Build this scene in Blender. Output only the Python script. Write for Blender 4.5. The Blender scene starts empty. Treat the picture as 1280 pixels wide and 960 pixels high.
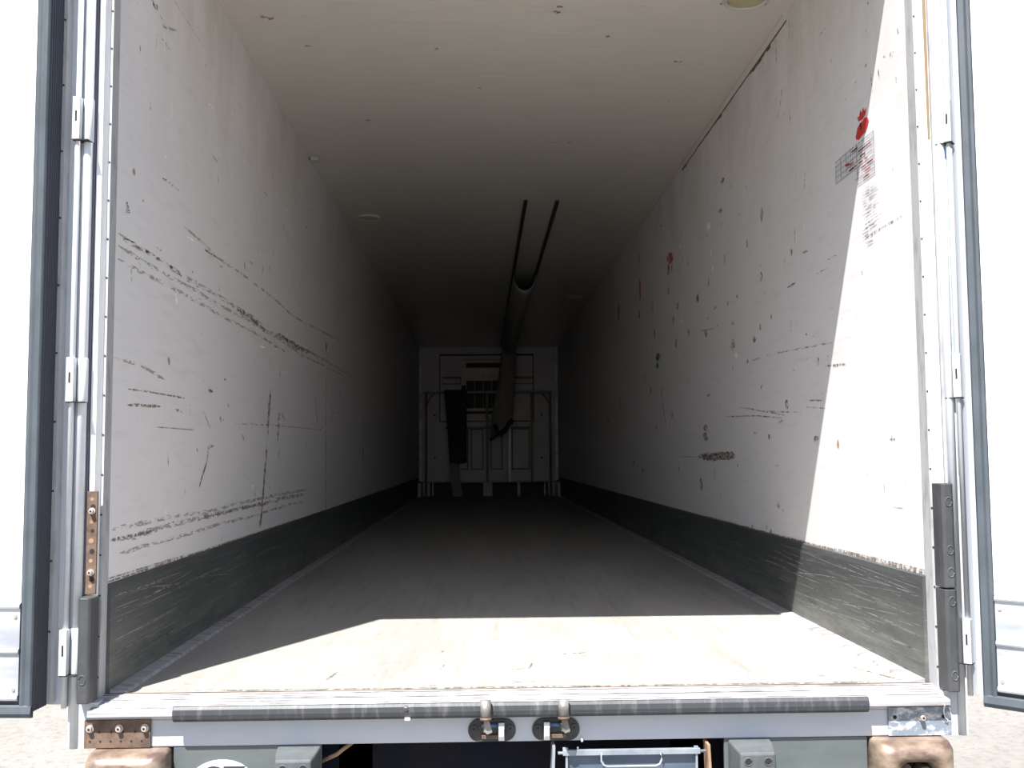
import bpy, bmesh, math, random
from mathutils import Vector, Matrix
SC = bpy.context.scene
COL = SC.collection
R = math.radians

# ---------------------------------------------------------------- camera, sky, sun, exposure
W, H, L = 1.23, 2.626, 14.76          # half width, height and length of the cargo box
cam_d = bpy.data.cameras.new('camera'); cam = bpy.data.objects.new('camera', cam_d); COL.objects.link(cam)
cam_d.sensor_fit = 'HORIZONTAL'; cam_d.sensor_width = 36.0; cam_d.lens = 1249.23 / 1280 * 36.0
cam_d.clip_end = 500
yaw, pit, rol = 0.0300969, 0.0721557, -0.0067606
fw = Vector((math.sin(yaw)*math.cos(pit), math.cos(yaw)*math.cos(pit), math.sin(pit)))
rt = Vector((math.cos(yaw), -math.sin(yaw), 0)); up = rt.cross(fw)
r2 = rt*math.cos(rol) + up*math.sin(rol); u2 = -rt*math.sin(rol) + up*math.cos(rol)
m = Matrix((r2, u2, -fw)).transposed().to_4x4(); m.translation = Vector((-0.11616, -3.02875, 0.69117))
cam.matrix_world = m
SC.camera = cam
SC.view_settings.view_transform = 'Standard'; SC.view_settings.look = 'None'
SC.view_settings.gamma = 1.0; SC.view_settings.use_curve_mapping = False
SC.view_settings.exposure = 0.0
SC.cycles.max_bounces = 14; SC.cycles.diffuse_bounces = 10; SC.cycles.glossy_bounces = 6
world = bpy.data.worlds.new('sky'); SC.world = world; world.use_nodes = True
wn = world.node_tree; bg = wn.nodes['Background']
sky = wn.nodes.new('ShaderNodeTexSky'); sky.sky_type = 'NISHITA'; sky.sun_disc = False
sky.sun_elevation = R(59.5); sky.sun_rotation = R(206); sky.dust_density = 1.5
wn.links.new(sky.outputs[0], bg.inputs[0]); bg.inputs[1].default_value = 0.22
sd = bpy.data.lights.new('sun', 'SUN'); sun = bpy.data.objects.new('sun', sd); COL.objects.link(sun)
sd.energy = 14.8; sd.angle = R(0.53); sd.color = (1.0, 0.97, 0.94)
sun.rotation_euler = Vector((.495, 1.0, -1.90)).to_track_quat('-Z', 'Y').to_euler()
sun.location = (-3, -6, 11)

# ---------------------------------------------------------------- materials
def nt(name):
    mt = bpy.data.materials.new(name); mt.use_nodes = True
    t = mt.node_tree; return mt, t, t.nodes['Principled BSDF']
def noise(t, scale, vec=(1, 1, 1), detail=4, rough=.6, off=(0, 0, 0)):
    tc = t.nodes.new('ShaderNodeTexCoord'); mp = t.nodes.new('ShaderNodeMapping')
    mp.inputs['Scale'].default_value = vec; mp.inputs['Location'].default_value = off
    n = t.nodes.new('ShaderNodeTexNoise'); n.inputs['Scale'].default_value = scale
    n.inputs['Detail'].default_value = detail; n.inputs['Roughness'].default_value = rough
    t.links.new(tc.outputs['Object'], mp.inputs[0]); t.links.new(mp.outputs[0], n.inputs['Vector'])
    return n.outputs['Fac']
def ramp(t, src, a, b):
    r = t.nodes.new('ShaderNodeMapRange'); r.inputs['From Min'].default_value = a; r.inputs['From Max'].default_value = b
    t.links.new(src, r.inputs['Value']); return r.outputs[0]
def mix(t, fac, a, b):
    x = t.nodes.new('ShaderNodeMix'); x.data_type = 'RGBA'
    if isinstance(fac, float): x.inputs[0].default_value = fac
    else: t.links.new(fac, x.inputs[0])
    for i, v in ((6, a), (7, b)):
        if isinstance(v, tuple): x.inputs[i].default_value = (*v, 1)
        else: t.links.new(v, x.inputs[i])
    return x.outputs[2]
def bump(t, b, src, st, dist=.01):
    n = t.nodes.new('ShaderNodeBump'); n.inputs['Strength'].default_value = st; n.inputs['Distance'].default_value = dist
    t.links.new(src, n.inputs['Height']); t.links.new(n.outputs[0], b.inputs['Normal'])
def mat(name, col, rough=.5, metal=0., col2=None, scale=8, vec=(1, 1, 1), lo=.4, hi=.7, bmp=0, spec=.5):
    mt, t, b = nt(name)
    b.inputs['Roughness'].default_value = rough; b.inputs['Metallic'].default_value = metal
    b.inputs['Specular IOR Level'].default_value = spec
    if col2 is None: col2 = tuple(c*.8 for c in col)
    n = noise(t, scale, vec)
    c = mix(t, ramp(t, n, lo, hi), col, col2); t.links.new(c, b.inputs['Base Color'])
    if bmp: bump(t, b, n, bmp)
    return mt
def wall_mat(name, col, dirt, vec, rough, spec=.5, specks=.0, topdirt=False):
    mt, t, b = nt(name); b.inputs['Roughness'].default_value = rough; b.inputs['Specular IOR Level'].default_value = spec
    c = mix(t, ramp(t, noise(t, 1.1, (1, .5, 1)), .35, .75), col, tuple(x*.93 for x in col))
    c = mix(t, ramp(t, noise(t, 14, vec, 6, .7), .52, .78), c, tuple(x*.86 for x in col))
    c = mix(t, ramp(t, noise(t, 3.2, vec, 8, .75, (3, 1, 7)), .66, .86), c, dirt)
    if specks: c = mix(t, ramp(t, noise(t, 30, (1, .5, 1), 3, .6, (9, 4, 2)), .74, .78), c, (.16, .13, .10))
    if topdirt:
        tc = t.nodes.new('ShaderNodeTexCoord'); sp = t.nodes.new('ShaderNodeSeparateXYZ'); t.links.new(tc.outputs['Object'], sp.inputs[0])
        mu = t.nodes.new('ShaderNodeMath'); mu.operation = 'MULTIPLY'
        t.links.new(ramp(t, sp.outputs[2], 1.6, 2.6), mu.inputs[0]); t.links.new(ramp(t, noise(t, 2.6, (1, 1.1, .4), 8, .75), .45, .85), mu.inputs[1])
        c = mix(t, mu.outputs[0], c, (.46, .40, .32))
    t.links.new(c, b.inputs['Base Color'])
    bump(t, b, noise(t, 60, vec, 3), .12, .002)
    return mt
M = {}
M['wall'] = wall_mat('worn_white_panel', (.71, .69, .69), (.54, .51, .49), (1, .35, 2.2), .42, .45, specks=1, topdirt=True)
M['ceiling'] = wall_mat('white_ceiling_panel', (.59, .55, .495), (.51, .47, .415), (.25, 1.6, 1), .20, .5)
mt, t, b = nt('worn_plywood_floor'); b.inputs['Roughness'].default_value = .55
c = mix(t, ramp(t, noise(t, 1.6, (1.4, .35, 1), 5, .65), .35, .72), (.315, .305, .28), (.235, .226, .208))
c = mix(t, ramp(t, noise(t, 9, (2.2, .16, 1), 6, .7, (5, 2, 1)), .50, .78), c, (.19, .182, .165))
c = mix(t, ramp(t, noise(t, 24, (1, .8, 1), 4, .7, (1, 8, 1)), .60, .80), c, (.135, .125, .11))
t.links.new(c, b.inputs['Base Color']); bump(t, b, noise(t, 40, (1, .3, 1), 4), .15, .004); M['floor'] = mt
mt, t, b = nt('scraped_dark_metal'); b.inputs['Roughness'].default_value = .5; b.inputs['Metallic'].default_value = .25
c = mix(t, ramp(t, noise(t, 2.2, (1, .5, 1.2)), .35, .7), (.055, .060, .060), (.085, .09, .09))
c = mix(t, ramp(t, noise(t, 34, (1, .05, 2.6), 8, .85), .55, .70), c, (.24, .245, .235))
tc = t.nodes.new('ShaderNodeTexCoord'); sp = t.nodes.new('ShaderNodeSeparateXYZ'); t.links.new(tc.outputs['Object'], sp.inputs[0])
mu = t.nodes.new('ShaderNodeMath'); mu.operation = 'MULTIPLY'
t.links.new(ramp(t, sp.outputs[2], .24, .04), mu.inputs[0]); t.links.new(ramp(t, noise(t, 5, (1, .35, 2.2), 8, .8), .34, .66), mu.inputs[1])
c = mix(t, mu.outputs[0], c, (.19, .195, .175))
t.links.new(c, b.inputs['Base Color']); bump(t, b, noise(t, 26, (1, .07, 2.6), 5), .2, .003); M['kick'] = mt
M['front'] = mat('grey_bulkhead_panel', (.62, .60, .64), .40, 0, (.55, .53, .57), 3)
M['front_wall'] = mat('dark_front_wall', (.05, .05, .055), .6)
M['front_dark'] = mat('dark_grey_tube_and_gap_shade', (.22, .21, .22), .5)  # gate tubes, and the shade painted around the bulkhead panels
M['alu'] = mat('white_painted_aluminium', (.58, .60, .62), .42, .0, (.50, .52, .56), 5, (1, 1, 2), bmp=.02)
M['sill'] = mat('scraped_bright_aluminium', (.44, .43, .44), .42, .2, (.15, .14, .14), 8, (.3, 6, 6), .48, .68, .1)
M['beam'] = mat('grey_blue_painted_steel', (.45, .465, .50), .45, .05, (.37, .40, .46), 4, (.6, 1, 3), .4, .8, .03)
M['post'] = mat('white_frame_paint', (.74, .74, .75), .42, 0, (.66, .64, .62), 5, (3, 3, .5), .5, .8)
M['trim'] = mat('grey_jamb_strip', (.40, .40, .41), .5, .1, (.24, .24, .25), 16, (2, 2, .6), .5, .75)
M['dark_line'] = mat('dark_purple_rubber_seal', (.10, .10, .14), .5)
M['door_flange'] = mat('grey_blue_door_edge', (.50, .53, .57), .45, .1, (.40, .44, .49), 3, (3, 3, .4))
M['door_skin'] = mat('white_door_skin', (.80, .80, .80), .4, 0, (.74, .73, .72), 3)
M['gasket_face'] = mat('grey_rubber_gasket', (.060, .073, .087), .6, 0, (.038, .05, .06), 14, (1, 1, .4), .4, .7, .05)
M['gasket_fin'] = mat('black_rubber_fins', (.028, .03, .045), .5)
M['kickplate'] = mat('brushed_kick_plate', (.30, .32, .36), .42, .3, (.62, .63, .66), 5, (.4, 1, 1.4), .35, .68, .1)
M['rubber'] = mat('worn_black_rubber', (.040, .042, .045), .55, 0, (.075, .075, .08), 12, (1, 1, .7), .45, .75, .15)
M['bar'] = mat('scuffed_rubber_bar', (.034, .037, .042), .5, 0, (.11, .11, .115), 14, (3, .6, .6), .50, .80, .1)
M['rust'] = mat('brown_rust', (.165, .11, .075), .8, .1, (.07, .045, .035), 20, (1, 1, 1), .35, .65, .3)
M['rust_pale'] = mat('pale_rust', (.34, .22, .13), .75, .1, (.16, .11, .08), 16, (1, 1, 1), .35, .7, .3)
M['bumper_rust'] = mat('sunbleached_rusty_steel', (.30, .235, .175), .40, .25, (.11, .072, .058), 9, (1, 1, 2.2), .40, .66, .25)
M['galv'] = mat('galvanised_steel', (.30, .335, .37), .4, .4, (.20, .23, .27), 14, bmp=.08)
M['bolt'] = mat('zinc_bolt', (.55, .50, .46), .4, .5, (.35, .28, .24), 30)
M['hole'] = mat('dark_hole', (.012, .010, .010), .8)
M['worn_plate'] = mat('spotty_grey_paint', (.17, .20, .24), .6, .1, (.48, .49, .50), 38, (.7, 1, 1.2), .5, .62, .2)
M['blue_steel'] = mat('dark_blue_grey_steel', (.10, .125, .17), .45, .3, (.05, .07, .11), 7, (.5, 1, 3))
M['green'] = mat('grey_green_painted_steel', (.090, .105, .107), .4, .0, (.07, .083, .086), 5, (1, 1, 2), bmp=.25)
M['block'] = mat('moulded_grey_rubber', (.058, .066, .069), .6, 0, (.10, .112, .115), 10, (1, 1, 1), .4, .75, .2)
M['under'] = mat('dark_blue_chassis', (.008, .010, .020), .8, 0, (.014, .012, .013), 5, spec=.1)
M['black'] = mat('black_recess', (.02, .02, .022), .5, 0, (.05, .045, .045), 24)
M['dirty_cast'] = mat('grimy_cast_metal', (.24, .23, .21), .5, .3, (.10, .09, .08), 22, bmp=.2)
M['white_plastic'] = mat('white_plastic', (.78, .77, .80), .4)
M['blue_paint'] = mat('blue_paint', (.09, .15, .26), .4)
M['lens'] = mat('yellowed_lamp_lens', (.42, .38, .22), .3, 0, (.36, .32, .20), 10)
M['ring'] = mat('grey_lamp_ring', (.50, .48, .44), .4)
M['rail'] = mat('dark_rail_and_gap_shade', (.035, .03, .03), .6)  # also colours the painted shade lines inside the bulkhead frame
M['sock'] = mat('grey_duct_fabric', (.33, .31, .29), .85, 0, (.27, .25, .24), 5, (3, 1, 1), .4, .7, .1)
M['mat_dark'] = mat('dark_hanging_rubber', (.03, .03, .034), .7)
M['frame_metal'] = mat('cool_grey_tube', (.52, .58, .66), .40, .2)
M['foot'] = mat('pale_blue_foot', (.62, .68, .76), .5)
M['grille'] = mat('dull_pinkish_slats', (.80, .70, .69), .5, 0, (.60, .52, .51), 12)
M['bright_strip'] = mat('bright_corner_strip', (.82, .82, .84), .35, .0, (.5, .5, .52), 10, (1, 1, .6), .4, .7)
M['sticker_w'] = mat('white_sticker', (.85, .85, .85), .4)
M['letter'] = mat('dark_letter_ink', (.03, .03, .035), .5)
M['cord'] = mat('white_string', (.75, .73, .70), .7)
mt, t, b = nt('pale_gravel'); b.inputs['Roughness'].default_value = .9
c = mix(t, ramp(t, noise(t, 1.3, (1, 1, 1), 6, .7), .35, .7), (.255, .245, .222), (.21, .20, .18))
c = mix(t, ramp(t, noise(t, 17, (1, 1, 1), 8, .9), .50, .62), c, (.155, .14, .125))
t.links.new(c, b.inputs['Base Color']); bump(t, b, noise(t, 30, (1, 1, 1), 5, .8), .6, .03); M['ground'] = mt
def scuff(name, col, thr, sc=55, vec=(1, 1, 1)):
    mt, t, b = nt(name); b.inputs['Roughness'].default_value = .6; b.inputs['Base Color'].default_value = (*col, 1)
    al = ramp(t, noise(t, sc, vec, 5, .75), thr, thr+.06); t.links.new(al, b.inputs['Alpha'])
    return mt
M['s_grey'] = scuff('grey_scuff', (.34, .31, .285), .50, 55, (1, .3, 1.6))
M['s_dark'] = scuff('dark_scuff', (.15, .125, .11), .49)
M['s_brown'] = scuff('brown_scuff', (.20, .15, .11), .47)
M['s_tan'] = scuff('tan_scuff', (.36, .27, .17), .45)
M['s_red'] = scuff('red_scuff', (.46, .05, .035), .44)
M['s_green'] = scuff('green_scuff', (.08, .22, .05), .42)
M['s_white'] = scuff('white_scuff', (.95, .95, .95), .38)
M['s_ink'] = scuff('ink_scribble', (.16, .15, .18), .42)
M['s_scratch'] = scuff('bright_scratch', (.29, .295, .28), .42, 30, (1, .5, 4))
M['s_floor'] = scuff('dark_floor_scuff', (.13, .12, .105), .48)
M['s_streak'] = scuff('ochre_rust_streak', (.20, .13, .07), .40, 7, (3, 3, .25))
M['groove'] = mat('grimy_groove', (.16, .15, .15), .6, 0, (.40, .39, .40), 16, (.6, 1, 1), .42, .6)
M['s_faint'] = scuff('faint_blue_grey_scribble', (.46, .46, .50), .46)  # paler scribble tone used on the right wall
M['s_patch'] = scuff('speckled_scrape', (.12, .095, .06), .47, 70, (1, .5, 1))

M['red_print'] = mat('red_print', (.50, .03, .03), .5, 0, (.42, .03, .03), 30)
mt, t, b = nt('clear_film'); b.inputs['Base Color'].default_value = (.62, .63, .66, 1); b.inputs['Alpha'].default_value = .25; M['film'] = mt

# ---------------------------------------------------------------- mesh building
class MB:
    def __init__(s): s.v = []; s.f = []; s.mi = []; s.sm = []; s.k = 0; s.mats = []
    def add(s, vs, fs, smooth=False, k=None):
        o = len(s.v); s.v += [tuple(map(float, q)) for q in vs]
        for f in fs: s.f.append([o+i for i in f]); s.mi.append(s.k if k is None else k); s.sm.append(smooth)
        return s
    def box(s, x0, x1, y0, y1, z0, z1):
        vs = [(x, y, z) for x in (x0, x1) for y in (y0, y1) for z in (z0, z1)]
        return s.add(vs, [(0,1,3,2),(4,6,7,5),(0,4,5,1),(2,3,7,6),(0,2,6,4),(1,5,7,3)])
    def frus(s, c0, sx0, sz0, c1, sx1, sz1):      # rectangular frustum along y
        vs = []
        for c, sx, sz in ((c0, sx0, sz0), (c1, sx1, sz1)):
            vs += [(c[0]-sx, c[1], c[2]-sz), (c[0]+sx, c[1], c[2]-sz), (c[0]+sx, c[1], c[2]+sz), (c[0]-sx, c[1], c[2]+sz)]
        return s.add(vs, [(3,2,1,0),(4,5,6,7),(0,1,5,4),(1,2,6,5),(2,3,7,6),(3,0,4,7)])
    def cyl(s, a, b, r, n=20, r1=None, cap=True):
        a, b = Vector(a), Vector(b); d = (b-a).normalized()
        h = Vector((0, 0, 1)) if abs(d.z) < .9 else Vector((1, 0, 0))
        p = d.cross(h).normalized(); q = d.cross(p); r1 = r if r1 is None else r1
        vs = []
        for c, rr in ((a, r), (b, r1)):
            vs += [c + (p*math.cos(2*math.pi*i/n) + q*math.sin(2*math.pi*i/n))*rr for i in range(n)]
        s.add(vs, [(i, (i+1) % n, n+(i+1) % n, n+i) for i in range(n)], True)
        if cap: s.add(vs, [tuple(range(n))[::-1], tuple(range(n, 2*n))])
        return s
    def tube(s, pts, r, n=10):
        pts = [Vector(p) for p in pts]; rings = []
        for i, p in enumerate(pts):
            d = (pts[min(i+1, len(pts)-1)] - pts[max(i-1, 0)]).normalized()
            h = Vector((0, 0, 1)) if abs(d.z) < .95 else Vector((0, 1, 0))
            a = d.cross(h).normalized(); b_ = d.cross(a)
            rings.append([p + (a*math.cos(2*math.pi*j/n) + b_*math.sin(2*math.pi*j/n))*r for j in range(n)])
        vs = [v for g in rings for v in g]
        fs = [(i*n+j, i*n+(j+1) % n, (i+1)*n+(j+1) % n, (i+1)*n+j) for i in range(len(pts)-1) for j in range(n)]
        s.add(vs, fs, True); s.add(vs, [tuple(range(n))[::-1], tuple(range(len(vs)-n, len(vs)))])
        return s
    def prism(s, prof, axis, a, b):               # closed profile extruded along an axis
        def P(u, v, w):
            return {'x': (w, u, v), 'y': (u, w, v), 'z': (u, v, w)}[axis]
        n = len(prof); vs = [P(u, v, a) for u, v in prof] + [P(u, v, b) for u, v in prof]
        return s.add(vs, [tuple(range(n))[::-1], tuple(range(n, 2*n))] + [(i, (i+1) % n, n+(i+1) % n, n+i) for i in range(n)])
    def build(s, name, mats, parent=None, bev=0, smooth_all=False, seg=2):
        me = bpy.data.meshes.new(name); off = Vector((0, 0, 0))
        if parent is not None and parent.get('_w') is not None: off = Vector(parent['_w'])
        me.from_pydata([tuple(Vector(v)-off) for v in s.v], [], s.f); me.update()
        if not isinstance(mats, (list, tuple)): mats = [mats]
        for q in mats: me.materials.append(M[q])
        for p, k, sm in zip(me.polygons, s.mi, s.sm): p.material_index = k; p.use_smooth = sm or smooth_all
        bm = bmesh.new(); bm.from_mesh(me); bmesh.ops.remove_doubles(bm, verts=bm.verts, dist=1e-6)
        bmesh.ops.recalc_face_normals(bm, faces=bm.faces); bm.to_mesh(me); bm.free()
        o = bpy.data.objects.new(name, me); COL.objects.link(o)
        if parent is not None:
            o.parent = parent
            if parent.get('_w') is not None: o['_w'] = parent['_w']
        if bev:
            md = o.modifiers.new('bevel', 'BEVEL'); md.width = bev; md.segments = seg; md.limit_method = 'ANGLE'; md.angle_limit = R(40)
            md.harden_normals = False
        return o
def thing(name, label, cat, loc, group=None, rot=0):
    o = bpy.data.objects.new(name, None); COL.objects.link(o); o.location = loc; o.rotation_euler = (0, 0, rot)
    o.empty_display_size = .05
    if label: o['label'] = label
    if cat: o['category'] = cat
    if group: o['group'] = group
    if not rot: o['_w'] = tuple(loc)
    return o
def tag(o, label, cat, group=None):
    o['label'] = label; o['category'] = cat
    if group: o['group'] = group
    return o
def struct(o): o['kind'] = 'structure'; return o

MARKS = [
('R','brown',0.006,[(0,0.336),(0.3,0.334),(0.8,0.331)]),
('R','brown',0.007,[(0,0.327),(0.5,0.326),(1.2,0.325),(3,0.324)]),
('L','brown',0.005,[(0,0.336),(0.3,0.334),(0.8,0.331)]),
('L','brown',0.006,[(0,0.327),(1,0.325),(3,0.324)]),
('L','grey',0.02,[(0.07,1.374),(0.46,1.379),(0.71,1.368),(1.2,1.377),(1.74,1.367),(2.09,1.341),(2.8,1.368),(4.47,1.38),(5.73,1.378)]),
('L','grey',0.016,[(0.03,1.343),(0.3,1.338),(0.55,1.339),(0.82,1.345),(1.16,1.337),(1.74,1.348),(2.22,1.343),(3.34,1.327),(5.06,1.347)]),
('L','grey',0.014,[(0.03,1.302),(0.22,1.301),(0.46,1.304),(0.82,1.304),(1.25,1.298),(1.85,1.304),(2.65,1.289)]),
('L','dark',0.03,[(1.53,1.368),(1.85,1.363),(2.09,1.354)]),
('L','dark',0.028,[(2.42,1.368),(2.97,1.355),(3.43,1.363)]),
('L','grey',0.012,[(0.7,1.558),(0.99,1.549),(1.2,1.535),(1.62,1.545),(2.34,1.546),(2.79,1.524),(3.42,1.544),(4.89,1.61)]),
('L','dark',0.012,[(0.97,1.529),(1.2,1.535)]),
('L','dark',0.007,[(0.43,1.669),(0.52,1.675),(0.63,1.675)]),
('L','dark',0.012,[(2.56,2.007),(2.58,1.965)]),
('L','dark',0.012,[(3.38,2.16),(3.41,2.104)]),
('L','dark',0.012,[(2.29,1.811),(2.3,1.756)]),
('L','dark',0.012,[(2.19,1.702),(2.21,1.67)]),
('L','dark',0.012,[(1.2,1.424),(1.21,1.397)]),
('L','dark',0.012,[(3.05,1.762),(3.07,1.724)]),
('L','dark',0.012,[(1.29,1.892),(1.3,1.883)]),
('L','dark',0.012,[(0.24,1.545),(0.25,1.536)]),
('L','dark',0.0288,[(5.78,2.151),(5.82,2.038)]),
('L','dark',0.0288,[(7.26,2.354),(7.31,2.195)]),
('L','dark',0.012,[(5.36,2.253),(5.4,2.169)]),
('L','dark',0.012,[(0.81,1.411),(0.82,1.402)]),
('L','dark',0.012,[(1.15,1.288),(1.16,1.278)]),
('L','dark',0.012,[(1.93,1.723),(1.94,1.71)]),
('L','red',0.09,[(4.11,1.51),(4.12,1.444)]),
('L','dark',0.03,[(4.19,1.451),(4.19,1.397)]),
('L','tan',0.022,[(0.15,1.622),(0.16,1.597)]),
('L','tan',0.022,[(1.16,1.884),(1.17,1.853)]),
('L','tan',0.022,[(1.64,1.613),(1.66,1.578)]),
('L','tan',0.022,[(0.54,1.051),(0.55,1.023)]),
('L','white',0.018,[(2.63,2.113),(2.65,2.089)]),
('L','white',0.018,[(4.73,1.92),(4.76,1.873)]),
('L','white',0.018,[(0.61,1.291),(0.62,1.253)]),
('L','white',0.018,[(4.84,1.739),(4.87,1.705)]),
('L','white',0.018,[(3.93,1.763),(3.96,1.744)]),
('L','white',0.018,[(5.91,1.673),(5.95,1.641)]),
('L','white',0.018,[(0.46,1.757),(0.47,1.745)]),
('L','white',0.018,[(2.69,1.403),(2.7,1.386)]),
('L','grey',0.022,[(0.01,0.448),(0.25,0.444),(0.58,0.457),(1.03,0.457),(1.52,0.461),(2.13,0.461),(2.79,0.466),(3.28,0.462)]),
('L','dark',0.012,[(0.01,0.448),(0.25,0.446),(0.42,0.45)]),
('L','dark',0.014,[(1.0,0.454),(1.61,0.462),(2.25,0.458)]),
('L','grey',0.016,[(0.03,0.48),(0.3,0.481),(0.58,0.484),(1.03,0.477),(1.7,0.486),(2.51,0.491),(3.46,0.49)]),
('L','grey',0.014,[(0.1,0.403),(0.37,0.405),(0.86,0.405),(1.3,0.414),(1.91,0.41),(2.8,0.423),(3.2,0.419)]),
('L','brown',0.048,[(2.25,1.05),(2.23,0.943),(2.2,0.812)]),
('L','brown',0.0384,[(2.19,0.754),(2.15,0.657),(2.12,0.569),(2.1,0.481),(2.07,0.407),(2.04,0.341)]),
('L','brown',0.014,[(1.16,0.743),(1.08,0.735),(1.06,0.676),(1.0,0.627),(0.94,0.565)]),
('L','dark',0.0384,[(2.49,0.942),(2.47,0.859),(2.45,0.777)]),
('L','brown',0.014,[(2.49,0.935),(2.61,0.922),(2.64,0.878)]),
('L','dark',0.02,[(1.63,0.8),(1.69,0.772)]),
('L','tan',0.02,[(1.25,0.871),(1.27,0.834)]),
('L','brown',0.01,[(4.34,0.932),(4.42,1.018),(4.52,1.032)]),
('L','brown',0.006,[(0.14,0.91),(0.34,0.914),(0.74,0.916)]),
('L','brown',0.01,[(0.14,0.86),(0.27,0.865),(0.46,0.871)]),
('L','dark',0.012,[(0.62,0.87),(0.72,0.861)]),
('L','tan',0.005,[(0.43,0.799),(0.87,0.801)]),
('L','grey',0.008,[(1.5,0.847),(2.49,0.867),(3.94,0.882)]),
('L','grey',0.048,[(4.12,1.121),(4.15,0.73),(4.14,0.306)]),
('L','dark',0.072,[(6.34,0.798),(6.37,0.67)]),
('L','grey',0.048,[(6.37,1.067),(6.39,0.507)]),
('L','tan',0.01,[(0.99,0.88),(1.1,0.814)]),
('L','dark',0.016,[(1.06,0.97),(1.13,0.965)]),
('L','dark',0.014,[(1.37,0.927),(1.4,0.918)]),
('L','dark',0.01,[(1.31,0.361),(1.3,0.309)]),
('L','dark',0.008,[(0.55,0.732),(0.56,0.666)]),
('L','dark',0.012,[(0.91,0.731),(0.93,0.714)]),
('L','dark',0.012,[(1.73,0.403),(1.78,0.383)]),
('L','dark',0.014,[(1.92,0.537),(1.93,0.5)]),
('L','white',0.02,[(1.86,0.557),(1.89,0.544)]),
('L','dark',0.014,[(2.5,0.75),(2.48,0.682)]),
('L','tan',0.05,[(4.13,1.247),(4.15,1.141)]),
('L','tan',0.03,[(2.49,1.19),(2.5,1.129)]),
('L','dark',0.0288,[(3.65,1.11),(3.78,0.898)]),
('L','dark',0.02,[(4.8,1.221),(4.85,1.165)]),
('L','dark',0.02,[(3.54,0.379),(3.56,0.357)]),
('L','grey',0.012,[(-0.0,0.997),(0.26,0.995),(0.5,0.968)]),
('L','ink',0.004,[(0.08,1.488),(0.1,1.495),(0.1,1.49),(0.09,1.483),(0.11,1.486),(0.11,1.481),(0.09,1.473)]),
('L','ink',0.004,[(0.09,1.471),(0.09,1.462),(0.12,1.468),(0.12,1.476),(0.09,1.468)]),
('L','dark',0.02,[(0.28,2.235),(0.33,2.236),(0.36,2.242)]),
('L','grey',0.01,[(0.38,2.236),(0.42,2.205),(0.57,2.257)]),
('L','grey',0.006,[(0.52,2.352),(0.92,2.342)]),
('L','grey',0.01,[(0.03,1.382),(0.16,1.379),(0.5,1.381),(0.74,1.364)]),
('R','brown',0.0757,[(2.41,2.23),(2.41,2.196)]),
('R','brown',0.0903,[(2.47,2.075),(2.47,2.038)]),
('R','tan',0.0655,[(1.65,1.87),(1.66,1.805)]),
('R','white',0.1002,[(2.76,2.065),(2.77,2.023)]),
('R','red',0.2719,[(3.97,2.131),(3.98,2.053)]),
('R','red',0.0747,[(4.04,2.065),(4.05,1.986)]),
('R','red',0.0515,[(3.92,2.041),(3.92,1.983)]),
('R','red',0.1345,[(5.34,2.181),(5.35,2.007)]),
('R','red',0.1406,[(6.67,2.181),(6.69,2.02)]),
('R','red',0.091,[(5.4,1.927),(5.41,1.857)]),
('R','red',0.0631,[(4.66,1.678),(4.67,1.592)]),
('R','green',0.1465,[(4.54,1.471),(4.54,1.408)]),
('R','green',0.1231,[(4.57,1.402),(4.57,1.356)]),
('R','red',0.0513,[(4.72,1.902),(4.73,1.816)]),
('R','brown',0.0419,[(1.93,1.781),(1.93,1.739)]),
('R','dark',0.0308,[(1.22,1.582),(1.22,1.549)]),
('R','dark',0.038,[(1.69,1.567),(1.69,1.522)]),
('R','dark',0.0572,[(2.15,1.531),(2.15,1.513)]),
('R','dark',0.0592,[(2.24,1.405),(2.24,1.385)]),
('R','dark',0.029,[(1.73,1.324),(1.73,1.29)]),
('R','tan',0.0835,[(2.26,1.311),(2.26,1.247)]),
('R','white',0.0583,[(2.2,1.229),(2.2,1.198)]),
('R','brown',0.0608,[(1.84,1.276),(1.85,1.244)]),
('R','dark',0.0333,[(0.92,1.078),(0.92,1.043)]),
('R','dark',0.0898,[(2.89,1.435),(2.9,1.399)]),
('R','white',0.0752,[(3.61,1.605),(3.61,1.572)]),
('R','white',0.0417,[(2.68,1.791),(2.68,1.756)]),
('R','white',0.0282,[(2.72,1.898),(2.72,1.85)]),
('R','brown',0.0641,[(3.1,1.695),(3.1,1.637)]),
('R','dark',0.0855,[(4.05,1.896),(4.05,1.837)]),
('R','dark',0.037,[(2.35,1.541),(2.35,1.505)]),
('R','tan',0.0376,[(2.39,1.798),(2.4,1.737)]),
('R','dark',0.0435,[(3.36,1.942),(3.36,1.917)]),
('R','white',0.0375,[(3.6,2.114),(3.6,2.088)]),
('R','dark',0.0278,[(2.07,1.954),(2.08,1.934)]),
('R','dark',0.0188,[(0.8,1.074),(0.8,1.061)]),
('R','tan',0.0426,[(1.97,1.172),(1.97,1.153)]),
('R','tan',0.0268,[(1.54,1.34),(1.55,1.315)]),
('R','dark',0.0528,[(3.39,1.51),(3.4,1.464)]),
('R','brown',0.0799,[(3.81,1.495),(3.82,1.43)]),
('R','brown',0.0578,[(2.79,1.743),(2.8,1.688)]),
('R','dark',0.0572,[(4.29,2.415),(4.3,2.387)]),
('R','brown',0.0781,[(3.74,1.733),(3.74,1.688)]),
('R','brown',0.0717,[(3.9,1.667),(3.91,1.609)]),
('R','dark',0.0751,[(5.36,2.41),(5.37,2.305)]),
('R','dark',0.01,[(1.29,1.423),(1.16,1.424)]),
('R','dark',0.006,[(0.91,1.414),(0.78,1.413)]),
('R','dark',0.006,[(0.77,1.444),(0.68,1.444)]),
('R','grey',0.008,[(2.01,1.159),(1.57,1.157),(1.06,1.133),(0.73,1.119)]),
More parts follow.
